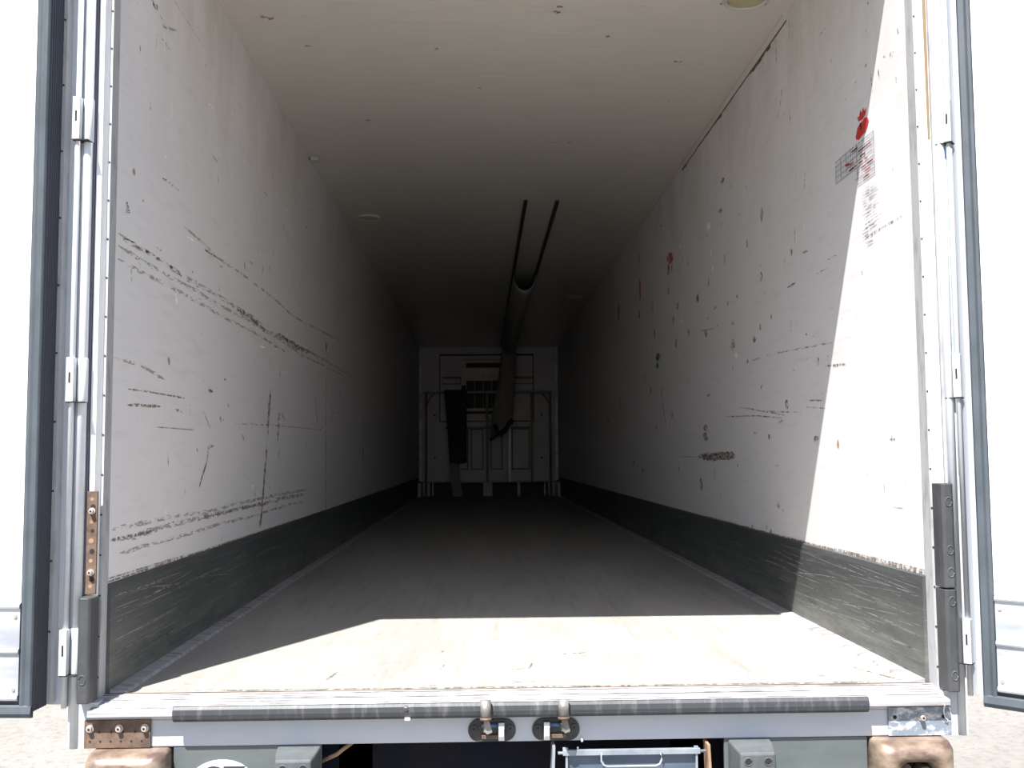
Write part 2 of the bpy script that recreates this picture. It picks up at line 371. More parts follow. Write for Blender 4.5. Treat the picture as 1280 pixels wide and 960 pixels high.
('R','dark',0.008,[(3.04,1.452),(2.72,1.423),(2.55,1.428)]),
('R','dark',0.008,[(0.86,1.037),(0.61,1.023)]),
('R','brown',0.1219,[(2.95,0.875),(2.95,0.835)]),
('R','brown',0.1374,[(2.95,0.825),(2.96,0.776)]),
('R','brown',0.0966,[(3.11,0.55),(3.12,0.476)]),
('R','dark',0.0818,[(0.97,0.764),(0.97,0.744)]),
('R','dark',0.0525,[(1.5,0.481),(1.5,0.446)]),
('R','dark',0.0634,[(4.01,1.016),(4.01,0.95)]),
('R','brown',0.0369,[(1.62,0.785),(1.63,0.759)]),
('R','dark',0.0318,[(1.95,0.344),(1.96,0.309)]),
('R','dark',0.0325,[(1.63,0.345),(1.64,0.314)]),
('R','dark',0.0287,[(1.7,0.358),(1.71,0.34)]),
('R','brown',0.0651,[(1.34,0.932),(1.34,0.891)]),
('R','dark',0.0338,[(1.73,1.025),(1.73,1.006)]),
('R','dark',0.0887,[(2.86,1.055),(2.86,1.032)]),
('R','dark',0.1007,[(4.65,0.925),(4.66,0.883)]),
('R','dark',0.0352,[(2.22,0.656),(2.22,0.621)]),
('R','dark',0.0866,[(5.2,1.358),(5.2,1.326)]),
('R','tan',0.0799,[(4.87,1.232),(4.88,1.18)]),
('R','dark',0.1199,[(5.35,0.592),(5.36,0.541)]),
('R','dark',0.1344,[(5.85,0.647),(5.85,0.594)]),
('R','dark',0.1192,[(6.62,1.232),(6.63,1.142)]),
('R','dark',0.1923,[(7.59,1.091),(7.59,1.032)]),
('R','white',0.0454,[(4.26,0.232),(4.27,0.172)]),
('R','brown',0.0398,[(3.8,0.625),(3.81,0.569)]),
('R','tan',0.024,[(0.72,0.746),(0.72,0.711)]),
('R','dark',0.0127,[(0.12,0.603),(0.12,0.59)]),
('R','patch',0.0455,[(3.06,0.678),(2.27,0.685)]),
('R','dark',0.0265,[(3.17,0.682),(2.82,0.682)]),
('R','dark',0.024,[(4.41,1.216),(4.37,1.07),(4.25,0.918)]),
('R','dark',0.006,[(3.76,0.682),(3.12,0.678)]),
('R','dark',0.006,[(3.78,0.682),(3.75,0.574)]),
('R','dark',0.006,[(3.68,0.571),(3.58,0.437)]),
('R','dark',0.006,[(3.16,0.673),(3.34,0.612)]),
('R','dark',0.006,[(2.14,0.939),(1.73,0.899),(1.38,0.865)]),
('R','dark',0.006,[(1.64,0.895),(1.15,0.867)]),
('R','dark',0.006,[(1.08,0.915),(0.88,0.902)]),
('R','dark',0.006,[(2.5,0.903),(1.83,0.881),(1.42,0.854)]),
('R','dark',0.006,[(1.08,0.887),(0.85,0.87)]),
('R','dark',0.006,[(0.25,0.738),(0.19,0.739)]),
('R','dark',0.006,[(1.15,0.856),(1.15,0.838)]),
('R','dark',0.008,[(1.29,2.346),(1.3,2.296),(1.33,2.245),(1.38,2.208)]),
('R','grey',0.006,[(1.4,2.208),(1.46,2.173)]),
('R','tan',0.008,[(1.16,2.615),(1.17,2.489)]),
('R','tan',0.01,[(3.37,2.611),(3.36,2.514)]),
('R','grey',0.024,[(1.37,2.598),(1.36,2.461)]),
('R','brown',0.0291,[(0.11,2.004),(0.12,1.984)]),
('R','dark',0.0049,[(0.42,2.022),(0.46,2.019)]),
('R','grey',0.0088,[(0.07,2.063),(0.06,2.04)]),
('R','grey',0.0072,[(0.09,1.911),(0.09,1.886)]),
('R','tan',0.006,[(0.72,2.349),(0.79,2.35)]),
('R','grey',0.004,[(0.46,2.339),(0.57,2.344)]),
('R','dark',0.0071,[(0.29,2.25),(0.33,2.255)]),
('R','dark',0.0104,[(0.33,2.05),(0.34,2.038)]),
('R','ink',0.004,[(0.4,1.617),(0.3,1.615)]),
('R','ink',0.004,[(0.38,1.606),(0.27,1.604)]),
('R','ink',0.004,[(0.41,1.609),(0.28,1.607)]),
('R','ink',0.004,[(0.4,1.599),(0.25,1.597)]),
('R','ink',0.004,[(0.36,1.583),(0.27,1.584)]),
('R','ink',0.004,[(0.41,1.587),(0.29,1.588)]),
('R','ink',0.004,[(0.38,1.576),(0.26,1.577)]),
('R','ink',0.004,[(0.41,1.578),(0.29,1.578)]),
('R','ink',0.004,[(0.4,1.567),(0.35,1.57)]),
('R','ink',0.004,[(0.39,1.558),(0.27,1.561)]),
('R','ink',0.004,[(0.38,1.551),(0.24,1.551)]),
('R','ink',0.004,[(0.37,1.541),(0.28,1.545)]),
('R','ink',0.004,[(0.37,1.538),(0.31,1.538)]),
('R','ink',0.004,[(0.41,1.541),(0.26,1.542)]),
('R','ink',0.004,[(0.38,1.529),(0.3,1.53)]),
('R','ink',0.004,[(0.4,1.526),(0.31,1.528)]),
('R','ink',0.004,[(0.38,1.517),(0.25,1.52)]),
('R','ink',0.004,[(0.36,1.505),(0.23,1.509)]),
('R','ink',0.004,[(0.38,1.503),(0.32,1.507)]),
('R','ink',0.004,[(0.36,1.494),(0.23,1.498)]),
('R','ink',0.004,[(0.38,1.491),(0.31,1.495)]),
('R','ink',0.004,[(0.39,1.491),(0.31,1.491)]),
('R','ink',0.004,[(0.37,1.481),(0.23,1.483)]),
('R','ink',0.004,[(0.38,1.476),(0.29,1.477)]),
('R','ink',0.004,[(0.41,1.473),(0.28,1.479)]),
('R','ink',0.004,[(0.42,1.475),(0.31,1.476)]),
('R','ink',0.004,[(0.38,1.456),(0.3,1.461)]),
('R','ink',0.004,[(0.37,1.446),(0.27,1.452)]),
('R','ink',0.004,[(0.41,1.451),(0.35,1.455)]),
('R','ink',0.004,[(0.42,1.45),(0.36,1.453)]),
('R','ink',0.004,[(0.39,1.438),(0.33,1.439)]),
('R','ink',0.004,[(0.38,1.425),(0.3,1.431)]),
('R','ink',0.004,[(0.37,1.421),(0.29,1.425)]),
('R','ink',0.004,[(0.4,1.419),(0.29,1.425)]),
('R','dark',0.006,[(0.43,1.449),(0.33,1.448),(0.07,1.449)]),
('C','brown',0.03,[(0.835,1.74),(0.883,1.74)]),
('C','brown',0.03,[(-1.086,1.26),(-1.058,1.26)]),
('C','brown',0.03,[(-0.943,1.58),(-0.913,1.58)]),
('C','brown',0.03,[(0.194,1.2),(0.236,1.2)]),
('C','brown',0.03,[(0.214,1.15),(0.242,1.15)]),
('C','grey',0.03,[(0.284,3.02),(0.363,3.02)]),
('C','brown',0.03,[(0.418,3.02),(0.448,3.02)]),
('C','brown',0.03,[(-1.069,1.28),(-1.027,1.28)]),
('C','brown',0.03,[(-0.779,2.62),(-0.751,2.62)]),
('C','brown',0.03,[(-0.338,1.6),(-0.316,1.6)]),
('C','brown',0.03,[(-0.132,2.11),(-0.107,2.11)]),
('C','brown',0.03,[(0.462,1.45),(0.485,1.45)]),
]

# ---------------------------------------------------------------- the cargo box
def band(mb, wall, pts, width, k, rnd):
    """a thin irregular mark lying on a wall or the ceiling, part of that surface's own mesh"""
    P = [Vector(p) for p in pts]
    Q = []
    for a, c in zip(P[:-1], P[1:]):
        n = max(1, int((c-a).length / .05)) if (c-a).length > .12 else 3
        Q += [a + (c-a)*i/n for i in range(n)]
    Q.append(P[-1]); vs = []
    for i, q in enumerate(Q):
        d = (Q[min(i+1, len(Q)-1)] - Q[max(i-1, 0)]); d = d.normalized() if d.length else Vector((1, 0))
        nn = Vector((-d.y, d.x)); e = 1.0 if 0 < i < len(Q)-1 else .35
        wa = width*.5*e*rnd.uniform(.55, 1.25); wb = width*.5*e*rnd.uniform(.55, 1.25)
        vs += [q + nn*wa, q - nn*wb]
    lift = .0008 + k*.0002
    if wall == 'L': V = [(-W+lift, v.x, v.y) for v in vs]
    elif wall == 'R': V = [(W-lift, v.x, v.y) for v in vs]
    elif wall == 'F': V = [(v.x, v.y, lift) for v in vs]
    elif wall in ('BL', 'BR'): V = [((-1 if wall == 'BL' else 1)*(W-.0124), v.x, v.y) for v in vs]
    else: V = [(v.x, v.y, H-lift) for v in vs]
    mb.add(V, [(2*i, 2*i+1, 2*i+3, 2*i+2) for i in range(len(Q)-1)], k=k)
KEYS = ['grey', 'dark', 'brown', 'tan', 'red', 'green', 'white', 'ink', 'patch', 'faint']
def surface(name, base, wall, boxargs, nrand, seed):
    rnd = random.Random(seed); mb = MB(); mb.box(*boxargs)
    for (wl, c, wd, pts) in MARKS:
        if wl == wall: band(mb, wall, [p for p in pts], wd, 1+KEYS.index('faint' if (c == 'ink' and wall == 'R') else c), rnd)
    for i in range(nrand):
        y = .1 + rnd.random()**1.3*11; c = rnd.choice(['dark', 'dark', 'brown', 'tan', 'grey', 'white'])
        if wall == 'C':
            x = rnd.uniform(-1.15, 1.15); l = rnd.uniform(.01, .03); a = rnd.uniform(-.3, .3)
            band(mb, 'C', [(x, y), (x+l*math.cos(a), y+l*math.sin(a))], rnd.uniform(.003, .014), 1+KEYS.index(rnd.choice(['tan', 'grey', 'tan'])), rnd)
        else:
            z = rnd.uniform(.42, 2.3); v = rnd.random() < .6; l = rnd.uniform(.01, .07)
            d = (rnd.uniform(-.3, .3)*l, l) if v else (l*1.6, rnd.uniform(-.2, .2)*l)
            band(mb, wall, [(y, z), (y+d[0], z+d[1])], rnd.uniform(.003, .012), 1+KEYS.index(c), rnd)
    return struct(mb.build(name, [base] + ['s_'+k for k in KEYS]))
surface('wall_left', 'wall', 'L', (-W-.07, -W, 0, L, 0, H), 150, 1)
surface('wall_right', 'wall', 'R', (W, W+.07, 0, L, 0, H), 190, 2)
surface('ceiling', 'ceiling', 'C', (-W-.07, W+.07, 0, L, H, H+.09), 26, 3)
mb = MB(); mb.box(-W-.07, W+.07, 0, L, -.12, 0); rnd = random.Random(21)
for pts, wd, k in (([(-1.1, .05), (-.3, .045), (.5, .05), (1.05, .045)], .030, 1), ([(-.9, .03), (.2, .025), (1.1, .03)], .012, 2), ([(.28, .62), (.30, .70)], .04, 1), ([(.17, .66), (.19, .72)], .02, 1),
                   ([(.62, 1.9), (.8, 2.02)], .03, 1), ([(.9, 1.75), (1.05, 1.8)], .012, 2), ([(-.9, .9), (-.8, 1.0)], .03, 1), ([(1.08, .25), (1.13, .12), (1.16, .05)], .012, 2), ([(.3, .3), (.34, .34)], .02, 1), ([(-.45, .4), (-.4, .43)], .016, 1)):
    band(mb, 'F', pts, wd, k, rnd)
for i in range(60):
    x = rnd.uniform(-1.1, 1.1); y = .05 + rnd.random()**1.5*6; l = rnd.uniform(.01, .12); a = rnd.choice((1.57, 1.4, 0, .2))
    band(mb, 'F', [(x, y), (x+l*math.cos(a), y+l*math.sin(a))], rnd.uniform(.003, .012), rnd.choice((1, 2)), rnd)
struct(mb.build('floor', ['floor', 's_grey', 's_floor']))
mb = MB(); mb.box(-W-.07, W+.07, L, L+.1, -.12, H+.09)
struct(mb.build('wall_front', 'front_wall'))
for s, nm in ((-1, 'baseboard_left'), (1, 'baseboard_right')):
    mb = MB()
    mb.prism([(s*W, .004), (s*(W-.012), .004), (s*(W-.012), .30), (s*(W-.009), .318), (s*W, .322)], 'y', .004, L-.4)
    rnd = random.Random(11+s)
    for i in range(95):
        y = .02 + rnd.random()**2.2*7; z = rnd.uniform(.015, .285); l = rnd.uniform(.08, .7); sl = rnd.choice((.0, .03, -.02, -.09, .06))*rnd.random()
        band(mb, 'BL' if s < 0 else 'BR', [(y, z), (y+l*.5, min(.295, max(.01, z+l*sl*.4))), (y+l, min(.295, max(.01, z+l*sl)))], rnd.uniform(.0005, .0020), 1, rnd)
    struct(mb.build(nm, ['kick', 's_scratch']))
for i, s in enumerate((-1, 1)):       # low strips where the floor meets the dark wall plates
    mb = MB(); mb.prism([(s*(W-.012), 0), (s*(W-.012), .012), (s*(W-.055), .008), (s*(W-.062), 0)], 'y', .01, L-.4)
    struct(mb.build('trim_%d' % (i+1), 'sill'))
mb = MB(); mb.prism([(W-.001, H), (W-.016, H), (W-.016, H-.012), (W-.004, H-.03), (W-.001, H-.03)], 'y', 1.2, 3.45)   # cornice strip on the right
struct(mb.build('trim_3', 'ceiling'))
mb = MB(); rnd = random.Random(5)
for i in range(46):
    y = 1.2 + i*.05; h = rnd.uniform(.002, .006) if not (1.4 < y < 1.8 or 2.35 < y < 2.55 or 3.3 < y) else rnd.uniform(.008, .02)
    mb.box(W-.0035, W-.0005, y, y+.05, H-.03-h, H-.0295)
struct(mb.build('trim_4', 'rust'))

# ---------------------------------------------------------------- ground
g = MB(); g.box(-60, 60, -40, 80, -1.45, -1.25)
o = g.build('ground', 'ground'); struct(o)

# ---------------------------------------------------------------- rear door frame
fr = thing('rear_door_frame', 'white metal frame around the open rear of the trailer, with scraped threshold', 'door frame', (0, -.04, -.13))
for s in (-1, 1):
    mb = MB(); mb.prism([(s*1.236, -.001), (s*1.236, -.044), (s*1.246, -.068), (s*1.262, -.068), (s*1.262, -.06), (s*1.30, -.06), (s*1.30, -.001)], 'z', 0, H+.1)
    mb.build('post', 'post', fr)
    mb = MB(); mb.box(*sorted((s*1.2285, s*1.2355)), -.046, .008, .0, H)
    js = mb.build('jamb_strip', 'trim', fr)
    for i in range(22):
        z = .06 + i*.117
        c = MB(); c.cyl((s*1.2325, -.045, z), (s*1.2325, -.0475, z), .0028, 8); c.build('rivet', 'hole', js)
    mb = MB(); mb.box(*sorted((s*1.2645, s*1.2695)), -.075, -.0601, -.12, H+.1); mb.build('seal_strip', 'dark_line' if s < 0 else 'trim', fr)
    mb = MB(); mb.cyl((s*1.281, -.085, -.128), (s*1.281, -.085, H+.1), .0125, 18); mb.box(*sorted((s*1.2705, s*1.30)), -.084, -.0601, -.128, H+.1)
    mb.build('hinge_profile', 'alu', fr)
    c = MB(); c.box(*sorted((s*1.2145, s*1.268)), -.088, -.001, -.128, -.001); c.build('corner_piece', 'beam', fr)
mb = MB(); mb.box(-1.30, 1.30, -.06, -.001, H+.0005, H+.12); mb.box(-1.30, 1.30, -.06, -.045, H-.012, H+.001); mb.build('header', 'post', fr)
mb = MB()      # threshold: stepped, slightly falling outwards
mb.prism([(-.001, -.002), (-.001, .003), (-.02, .003), (-.022, -.001), (-.05, -.003), (-.052, -.007), (-.085, -.010), (-.088, -.014), (-.116, -.018), (-.122, -.022), (-.122, -.034), (-.092, -.036), (-.09, -.05), (-.001, -.05)], 'x', -1.232, 1.232)
mb.build('threshold', 'sill', fr)
for y, z in ((-.021, .0026), (-.036, -.0015), (-.051, -.0036), (-.068, -.0080), (-.0865, -.0112), (-.104, -.0160)):
    MB().box(-1.225, 1.225, y-.0012, y+.0012, z-.001, z+.0012).build('groove', 'groove', fr)
mb = MB()
mb.add([(1.252, -.0686, 1.65), (1.260, -.0686, 1.65), (1.262, -.0686, H+.1), (1.246, -.0686, H+.1)], [(0, 1, 2, 3)])
mb.build('rust_streak', 's_streak', fr)
mb = MB(); mb.box(-1.232, 1.232, -.006, .0, .001, .0045); mb.build('edge_strip', 'rust', fr)
mb = MB(); mb.box(-1.214, 1.214, -.088, -.002, -.128, -.0505); mb.build('lower_beam', 'beam', fr, bev=.004)

# ---------------------------------------------------------------- doors, swung open
def door(idx, s, loc, rot):
    r = thing('door_%d' % idx, None, None, loc, rot=rot); r['kind'] = 'structure'
    wd = 1.27; z0, z1 = -.012, 2.62
    def B(u0, u1, n0, n1, a, b): return MB().box(*sorted((s*u0, s*u1)), -n1, -n0, a, b)
    MB().prism([(0, 0), (s*.006, 0), (s*.012, .034), (s*.07, .034), (s*wd, .034), (s*wd, .060), (0, .060)], 'z', z0, z1+.06).build('outer_skin', 'door_flange', r)
    B(.046, .0585, -.0335, .0, z0+.01, z1+.03).build('edge_strip', 'trim', r)
    B(.062, wd-.05, -.0335, .070, z0+.012, z1).build('plug', 'gasket_fin', r)
    pan = B(.098, wd-.08, .0705, .0745, .292, z1-.04).build('inner_panel', 'door_skin', r)
    g = MB()                                   # side gasket: deep ribbed fins
    for k in range(6): g.prism([(s*.062, .002-k*.0125), (s*.0565, -.001-k*.0125), (s*.0565, -.0045-k*.0125), (s*.062, -.0085-k*.0125)], 'z', z0+.006, z1)
    g.build('fin_gasket', 'gasket_fin', r)
    g = MB()
    g.prism([(s*.060, -.064), (s*.060, -.076), (s*.064, -.081), (s*.073, -.078), (s*.079, -.076), (s*.088, -.080), (s*.095, -.077), (s*.097, -.071), (s*.08, -.068)], 'z', z0-.004, z1)
    g.prism([(-.064, z0-.012), (-.078, z0-.010), (-.084, z0+.002), (-.080, z0+.022), (-.0715, z0+.026), (-.066, z0+.02)], 'x', s*.06, s*(wd-.05))
    g.box(*sorted((s*(wd-.09), s*(wd-.05))), -.078, -.0705, z0, z1)
    g.build('face_gasket', 'gasket_face', r, bev=.0015)
    g = MB(); g.box(*sorted((s*.099, s*(wd-.09))), -.0765, -.0705, .024, .290)
    for a, b2 in ((.274, .292), (.150, .168), (.024, .042)):
        g.prism([(-.0705, a), (-.082, a+.003), (-.084, a+.008), (-.082, b2-.003), (-.0705, b2)], 'x', s*.099, s*(wd-.09))
    kp = g.build('kick_plate', 'kickplate', r)
    for u in (.112, .45, .8, 1.1):
        for z in (.255, .055): MB().cyl((s*u, -.0766, z), (s*u, -.0795, z), .005, 10).build('rivet', 'bolt', kp)
    # leaf-side hinge tube and three knuckles
    g = MB(); g.cyl((s*.003, -.006, z0), (s*.003, -.006, z1+.06), .0078, 14); g.build('hinge_tube', 'alu', r)
    for z in (.08, .857, 1.63, 2.42):
        g = MB(); g.box(*sorted((-s*.008, s*.014)), -.022, -.001, z, z+.128); g.cyl((-s*.020, .012, z), (-s*.020, .012, z+.128), .0155, 16)
        hg = g.build('hinge', 'alu', r, bev=.0015)
        MB().box(*sorted((s*.0005, s*.0055)), -.0235, -.0215, z+.055, z+.085).build('slot', 'hole', hg)
        MB().box(*sorted((-s*.033, s*.013)), -.0205, .012, z-.003, z-.0005).build('washer', 'hole', hg)
    for z in [.2*i for i in range(1, 13)]:
        MB().cyl((s*.053, -.0, z), (s*.053, -.002, z), .003, 8).build('rivet', 'hole', r)
    return r
door(1, -1, (-1.302, -.095, 0), R(-4))
door(2, 1, (1.304, -.095, 0), R(-43))

# ---------------------------------------------------------------- fittings on the rear frame
def bolt(parent, x, y, z, r=.009, h=.008, washer='bolt'):
    b = MB(); b.cyl((x, y, z), (x, y-.003, z), r*1.15, 18); b.cyl((x, y-.003, z), (x, y-h, z), r*.8, 14, r*.7)
    o = b.build('bolt', washer, parent)
    MB().cyl((x, y-h, z), (x, y-h-.0008, z), r*.38, 6).build('socket', 'hole', o)
t = thing('perforated_strip', 'narrow brown rusty strip with round holes on the left door post', 'metal strip', (-1.245, -.07, .30))
MB().box(-1.263, -1.233, -.077, -.0685, .302, .598).build('strip', 'rust', t, bev=.001)
for i, z in enumerate((.575, .553, .510, .484, .455, .425, .398, .345, .325)):
    x = -1.2475 + (.002 if i % 2 else -.001)
    MB().cyl((x, -.077, z), (x, -.0775, z), .0075 if i in (1, 4, 5, 7) else .0055, 14).build('hole', 'hole' if i % 2 else 'rust_pale', t)
for z in (.541, .365): bolt(t, -1.2475, -.0775, z, .0085, .014)

def guard(name, label, s, z0, z1, seams):
    t = thing(name, label, 'rubber guard', (s*1.235, -.07, z0), 'rubber corner guards on the door posts')
    mb = MB(); prof = [(s*1.224, -.0685), (s*1.224, -.105), (s*1.227, -.122), (s*1.233, -.128), (s*1.256, -.128), (s*1.263, -.121), (s*1.2645, -.10), (s*1.2645, -.0685)]
    mb.prism(prof, 'z', z0, z1); mb.build('guard', 'rubber', t, bev=.003)
    for z in seams:
        g = MB(); g.tube([(s*(1.246+.009*math.cos(a)), -.1285, z+.013*math.sin(a)) for a in [i*math.pi/8 for i in range(17)]], .0016, 6)
        g.build('moulded_ring', 'block', t)
    return t
guard('corner_guard', 'black rubber guard on the left door post, below the rusty strip', -1, .003, .298, (.07,))
guard('corner_guard', 'black rubber guard on the right door post, touching the threshold', 1, .003, .296, (.05, .262))
guard('corner_guard', 'black rubber guard on the right door post, stacked above the other one', 1, .300, .603, (.345, .41, .55))

t = thing('dock_bar', 'long black rubber bar running across below the threshold', 'bumper bar', (0, -.125, -.05))
mb = MB(); mb.prism([(-.1225, -.008), (-.126, -.004), (-.133, -.006), (-.138, -.014), (-.1395, -.028), (-.137, -.040), (-.130, -.048), (-.1225, -.0505)], 'x', -.99, .99)
mb.build('bar', 'bar', t, bev=.006, seg=3)
for x in (-.335,):
    MB().cyl((x, -.134, -.014), (x, -.1425, -.020), .0065, 10).build('screw', 'dirty_cast', t)
    MB().frus((x+.004, -.128, -.050), .009, .005, (x+.004, -.142, -.046), .007, .004).build('chip', 'sticker_w', t)

t = thing('fixing_plate', 'rusty brown plate with three washered bolts under the left threshold', 'metal plate', (-1.155, -.09, -.127), 'bolted plates at the threshold ends')
mb = MB(); mb.box(-1.249, -1.062, -.0955, -.0892, -.127, -.049); mb.build('plate', 'rust', t, bev=.001)
for x in (-1.232, -1.150, -1.068-.01): bolt(t, x, -.0957, -.072, .0098, .012)
for i in range(6): MB().cyl((-1.232+i*.029, -.0955, -.108), (-1.232+i*.029, -.0962, -.108), .003, 10).build('hole', 'hole', t)
for i in range(4): MB().cyl((-1.207+i*.034, -.0955, -.082), (-1.207+i*.034, -.0962, -.082), .003, 10).build('hole', 'hole', t)
t = thing('fixing_plate', 'spotty grey plate with one bolt and two empty holes under the right threshold', 'metal plate', (1.155, -.09, -.127), 'bolted plates at the threshold ends')
mb = MB(); mb.box(1.060, 1.245, -.0955, -.0892, -.1265, -.045); mb.build('plate', 'worn_plate', t, bev=.001)
bolt(t, 1.157, -.0957, -.073, .0095, .016)
for x in (1.079, 1.222): MB().cyl((x, -.0955, -.073), (x, -.0962, -.073), .006, 14).build('hole', 'hole', t)
mb = MB(); mb.tube([(1.212, -.1235, -.03), (1.213, -.126, -.034), (1.216, -.112, -.05), (1.222, -.102, -.064), (1.226, -.0985, -.074), (1.233, -.0985, -.082), (1.231, -.0985, -.09)], .0018, 6)
tag(mb.build('string', 'cord'), 'short white string dangling by the spotty plate on the right', 'string')

def keeper(x, side, label):
    t = thing('latch_keeper', label, 'latch', (x, -.09, -.09), 'latch keepers at the middle of the threshold')
    zc = -.093
    n = 14; a = .036; r = .0325
    prof = [(x+a+r*math.cos(R(90-180*i/n)), zc+r*math.sin(R(90-180*i/n))) for i in range(n+1)]
    prof += [(x-a+r*math.cos(R(270-180*i/n)), zc+r*math.sin(R(270-180*i/n))) for i in range(n+1)]
    MB().prism(prof, 'y', -.0945, -.0892).build('plate', 'black', t, bev=.0015)
    hx = x - .018*side*1.0
    g = MB(); g.cyl((hx, -.156, -.046), (hx, -.147, .004), .0145, 20, .0155); g.build('socket', 'dirty_cast', t)
    MB().cyl((hx, -.1568, -.050), (hx, -.1555, -.043), .0165, 20).build('collar', 'rust', t)
    g = MB(); g.prism([(hx-.006, -.048), (hx+.010, -.050), (hx+.019, -.084), (hx+.004, -.090), (hx-.004, -.082)], 'y', -.156, -.148); g.build('flap', 'dirty_cast', t, bev=.002)
    g = MB(); g.box(hx-.006, hx+.008, -.150, -.095, -.084, -.070); g.build('arm', 'dirty_cast', t)
    wx = x + .027*side
    g = MB(); g.frus((wx, -.095, -.094), .006, .020, (wx, -.110, -.094), .0085, .025); g.frus((wx, -.110, -.094), .0085, .025, (wx, -.122, -.094), .0065, .010)
    g.build('tongue', 'white_plastic', t, bev=.0012)
    for sx in (-1, 1):
        g = MB(); g.cyl((x+sx*.052, -.0945, -.088), (x+sx*.052, -.0985, -.088), .010, 16); o = g.build('bolt', 'black', t)
        MB().cyl((x+sx*.052, -.0985, -.088), (x+sx*.052, -.0992, -.088), .004, 6).build('socket', 'hole', o)
    g = MB(); g.box(x-.03, x+.03, -.105, -.0945, -.116, -.104); g.build('lip', 'rust', t, bev=.002)
    g = MB(); g.cyl((x-.03*side, -.098, -.079), (x+.024*side, -.098, -.079), .006, 10); g.build('pin', 'blue_paint', t)
keeper(-.092, 1, 'left grimy door latch keeper with hooked cylinder left of its white tongue')
keeper(.092, -1, 'right grimy door latch keeper with hooked cylinder right of its white tongue')

# ---------------------------------------------------------------- below the threshold
for s, x0, x1, lab in ((-1, -1.00, -.58, 'grey green painted steel panel under the left threshold, carrying the oval sticker'),
                       (1, .58, 1.00, 'grey green painted steel panel under the right threshold, without sticker')):
    mb = MB(); mb.box(x0, x1, -.085, -.073, -.50, -.1285); mb.box(x0, x1, -.073, .05, -.50, -.47)
    tag(mb.build('bumper_panel', 'green', bev=.003), lab, 'panel', 'steel panels under the threshold')
def block(x, label):
    t = thing('buffer_block', label, 'buffer', (x, -.1, -.36), 'rubber buffer blocks under the threshold')
    mb = MB(); mb.frus((x, -.0858, -.245), .062, .1145, (x, -.12, -.2455), .060, .1135); mb.frus((x, -.12, -.2455), .060, .1135, (x, -.185, -.246), .050, .103)
    mb.build('block', 'block', t, bev=.006)
    for sx in (-1, 1):
        for z in (-.166, -.32):
            MB().cyl((x+sx*.028, -.185, z), (x+sx*.028, -.1858, z), .0095, 18).build('bolt_hole', 'hole', t)
            MB().tube([(x+sx*.028+.0105*math.cos(a), -.1852, z+.0105*math.sin(a)) for a in [i*math.pi/8 for i in range(17)]], .0016, 6).build('hole_rim', 'block', t)
block(-.643, 'moulded rubber buffer block with two bolt holes, left of the folding step')
block(.652, 'moulded rubber buffer block with two bolt holes, right of the folding step')
def corner_buffer(s, label):
    t = thing('corner_buffer', label, 'bumper', (s*1.12, -.1, -.42), 'rusty corner bumpers under the threshold'); x0, x1 = s*1.006, s*1.226
    def ring(y, ins, rr):
        a0, a1 = sorted((x0, x1)); z0, z1 = -.42, -.1295; pts = []
        for cx_, cz_, st in ((a1-ins-rr, z1-ins-rr, 0), (a0+ins+rr, z1-ins-rr, 90), (a0+ins+rr, z0+ins+rr, 180), (a1-ins-rr, z0+ins+rr, 270)):
            for i in range(7): a = R(st+15*i); pts.append((cx_+rr*math.cos(a), y, cz_+rr*math.sin(a)))
        return pts
    rings = [ring(-.04, 0, .012), ring(-.12, 0, .014), ring(-.150, .004, .022), ring(-.170, .018, .030), ring(-.176, .036, .034), ring(-.168, .050, .034), ring(-.12, .056, .034), ring(-.07, .058, .034)]
    vs = [p for g_ in rings for p in g_]; n = 28
    fs = [(i*n+j, i*n+(j+1) % n, (i+1)*n+(j+1) % n, (i+1)*n+j) for i in range(len(rings)-1) for j in range(n)]
    mb = MB(); mb.add(vs, fs, True); mb.build('shell', 'bumper_rust', t)
    MB().box(*sorted((x0+s*.006, x1-s*.006)), -.066, -.050, -.41, -.14).build('back_plate', 'black', t)
    if s > 0:
        cx_ = 1.155; g = MB()
        pr = [(cx_+rr*math.cos(R(a)), -.232+rr*.85*math.sin(R(a))) for a, rr in ((0, .046), (25, .05), (45, .036), (65, .03), (90, .034), (115, .036), (150, .030), (185, .052), (215, .045), (250, .034), (290, .036), (330, .044))]
        g.prism(pr, 'y', -.130, -.085); g.build('casting', 'dirty_cast', t, bev=.006)
        MB().cyl((cx_+.004, -.130, -.228), (cx_+.004, -.150, -.228), .014, 16, .012).build('nut', 'rust', t)
        MB().cyl((1.085, -.150, -.205), (1.106, -.09, -.245), .0105, 14).build('bolt', 'rust_pale', t)
        MB().cyl((1.0835, -.154, -.202), (1.086, -.147, -.2065), .0145, 14).build('bolt_head', 'rust', t)
corner_buffer(-1, 'rounded rusty steel corner bumper under the left end of the threshold')
corner_buffer(1, 'hollow rusty steel corner bumper with bolts and casting inside, right end')

def text_mesh(s, size, depth):
    cu = bpy.data.curves.new('letters', 'FONT'); cu.body = s; cu.size = size; cu.extrude = depth; cu.align_x = 'CENTER'; cu.align_y = 'CENTER'; cu.offset = size*.028
    o = bpy.data.objects.new('tmp', cu); COL.objects.link(o)
    dg = bpy.context.evaluated_depsgraph_get(); me = bpy.data.meshes.new_from_object(o.evaluated_get(dg))
    bpy.data.objects.remove(o); return me
t = thing('country_sticker', 'white oval country code sticker with dark letters on the green panel', 'sticker', (-.862, -.0860, -.223))
prof = [(-.862+.088*math.cos(2*math.pi*i/48), -.223+.057*math.sin(2*math.pi*i/48)) for i in range(48)]
MB().prism(prof, 'y', -.0870, -.0858).build('oval', 'sticker_w', t)
me = text_mesh('CZ', .094, .0004); me.transform(Matrix.Rotation(R(90), 4, 'X')); me.materials.clear(); me.materials.append(M['letter'])
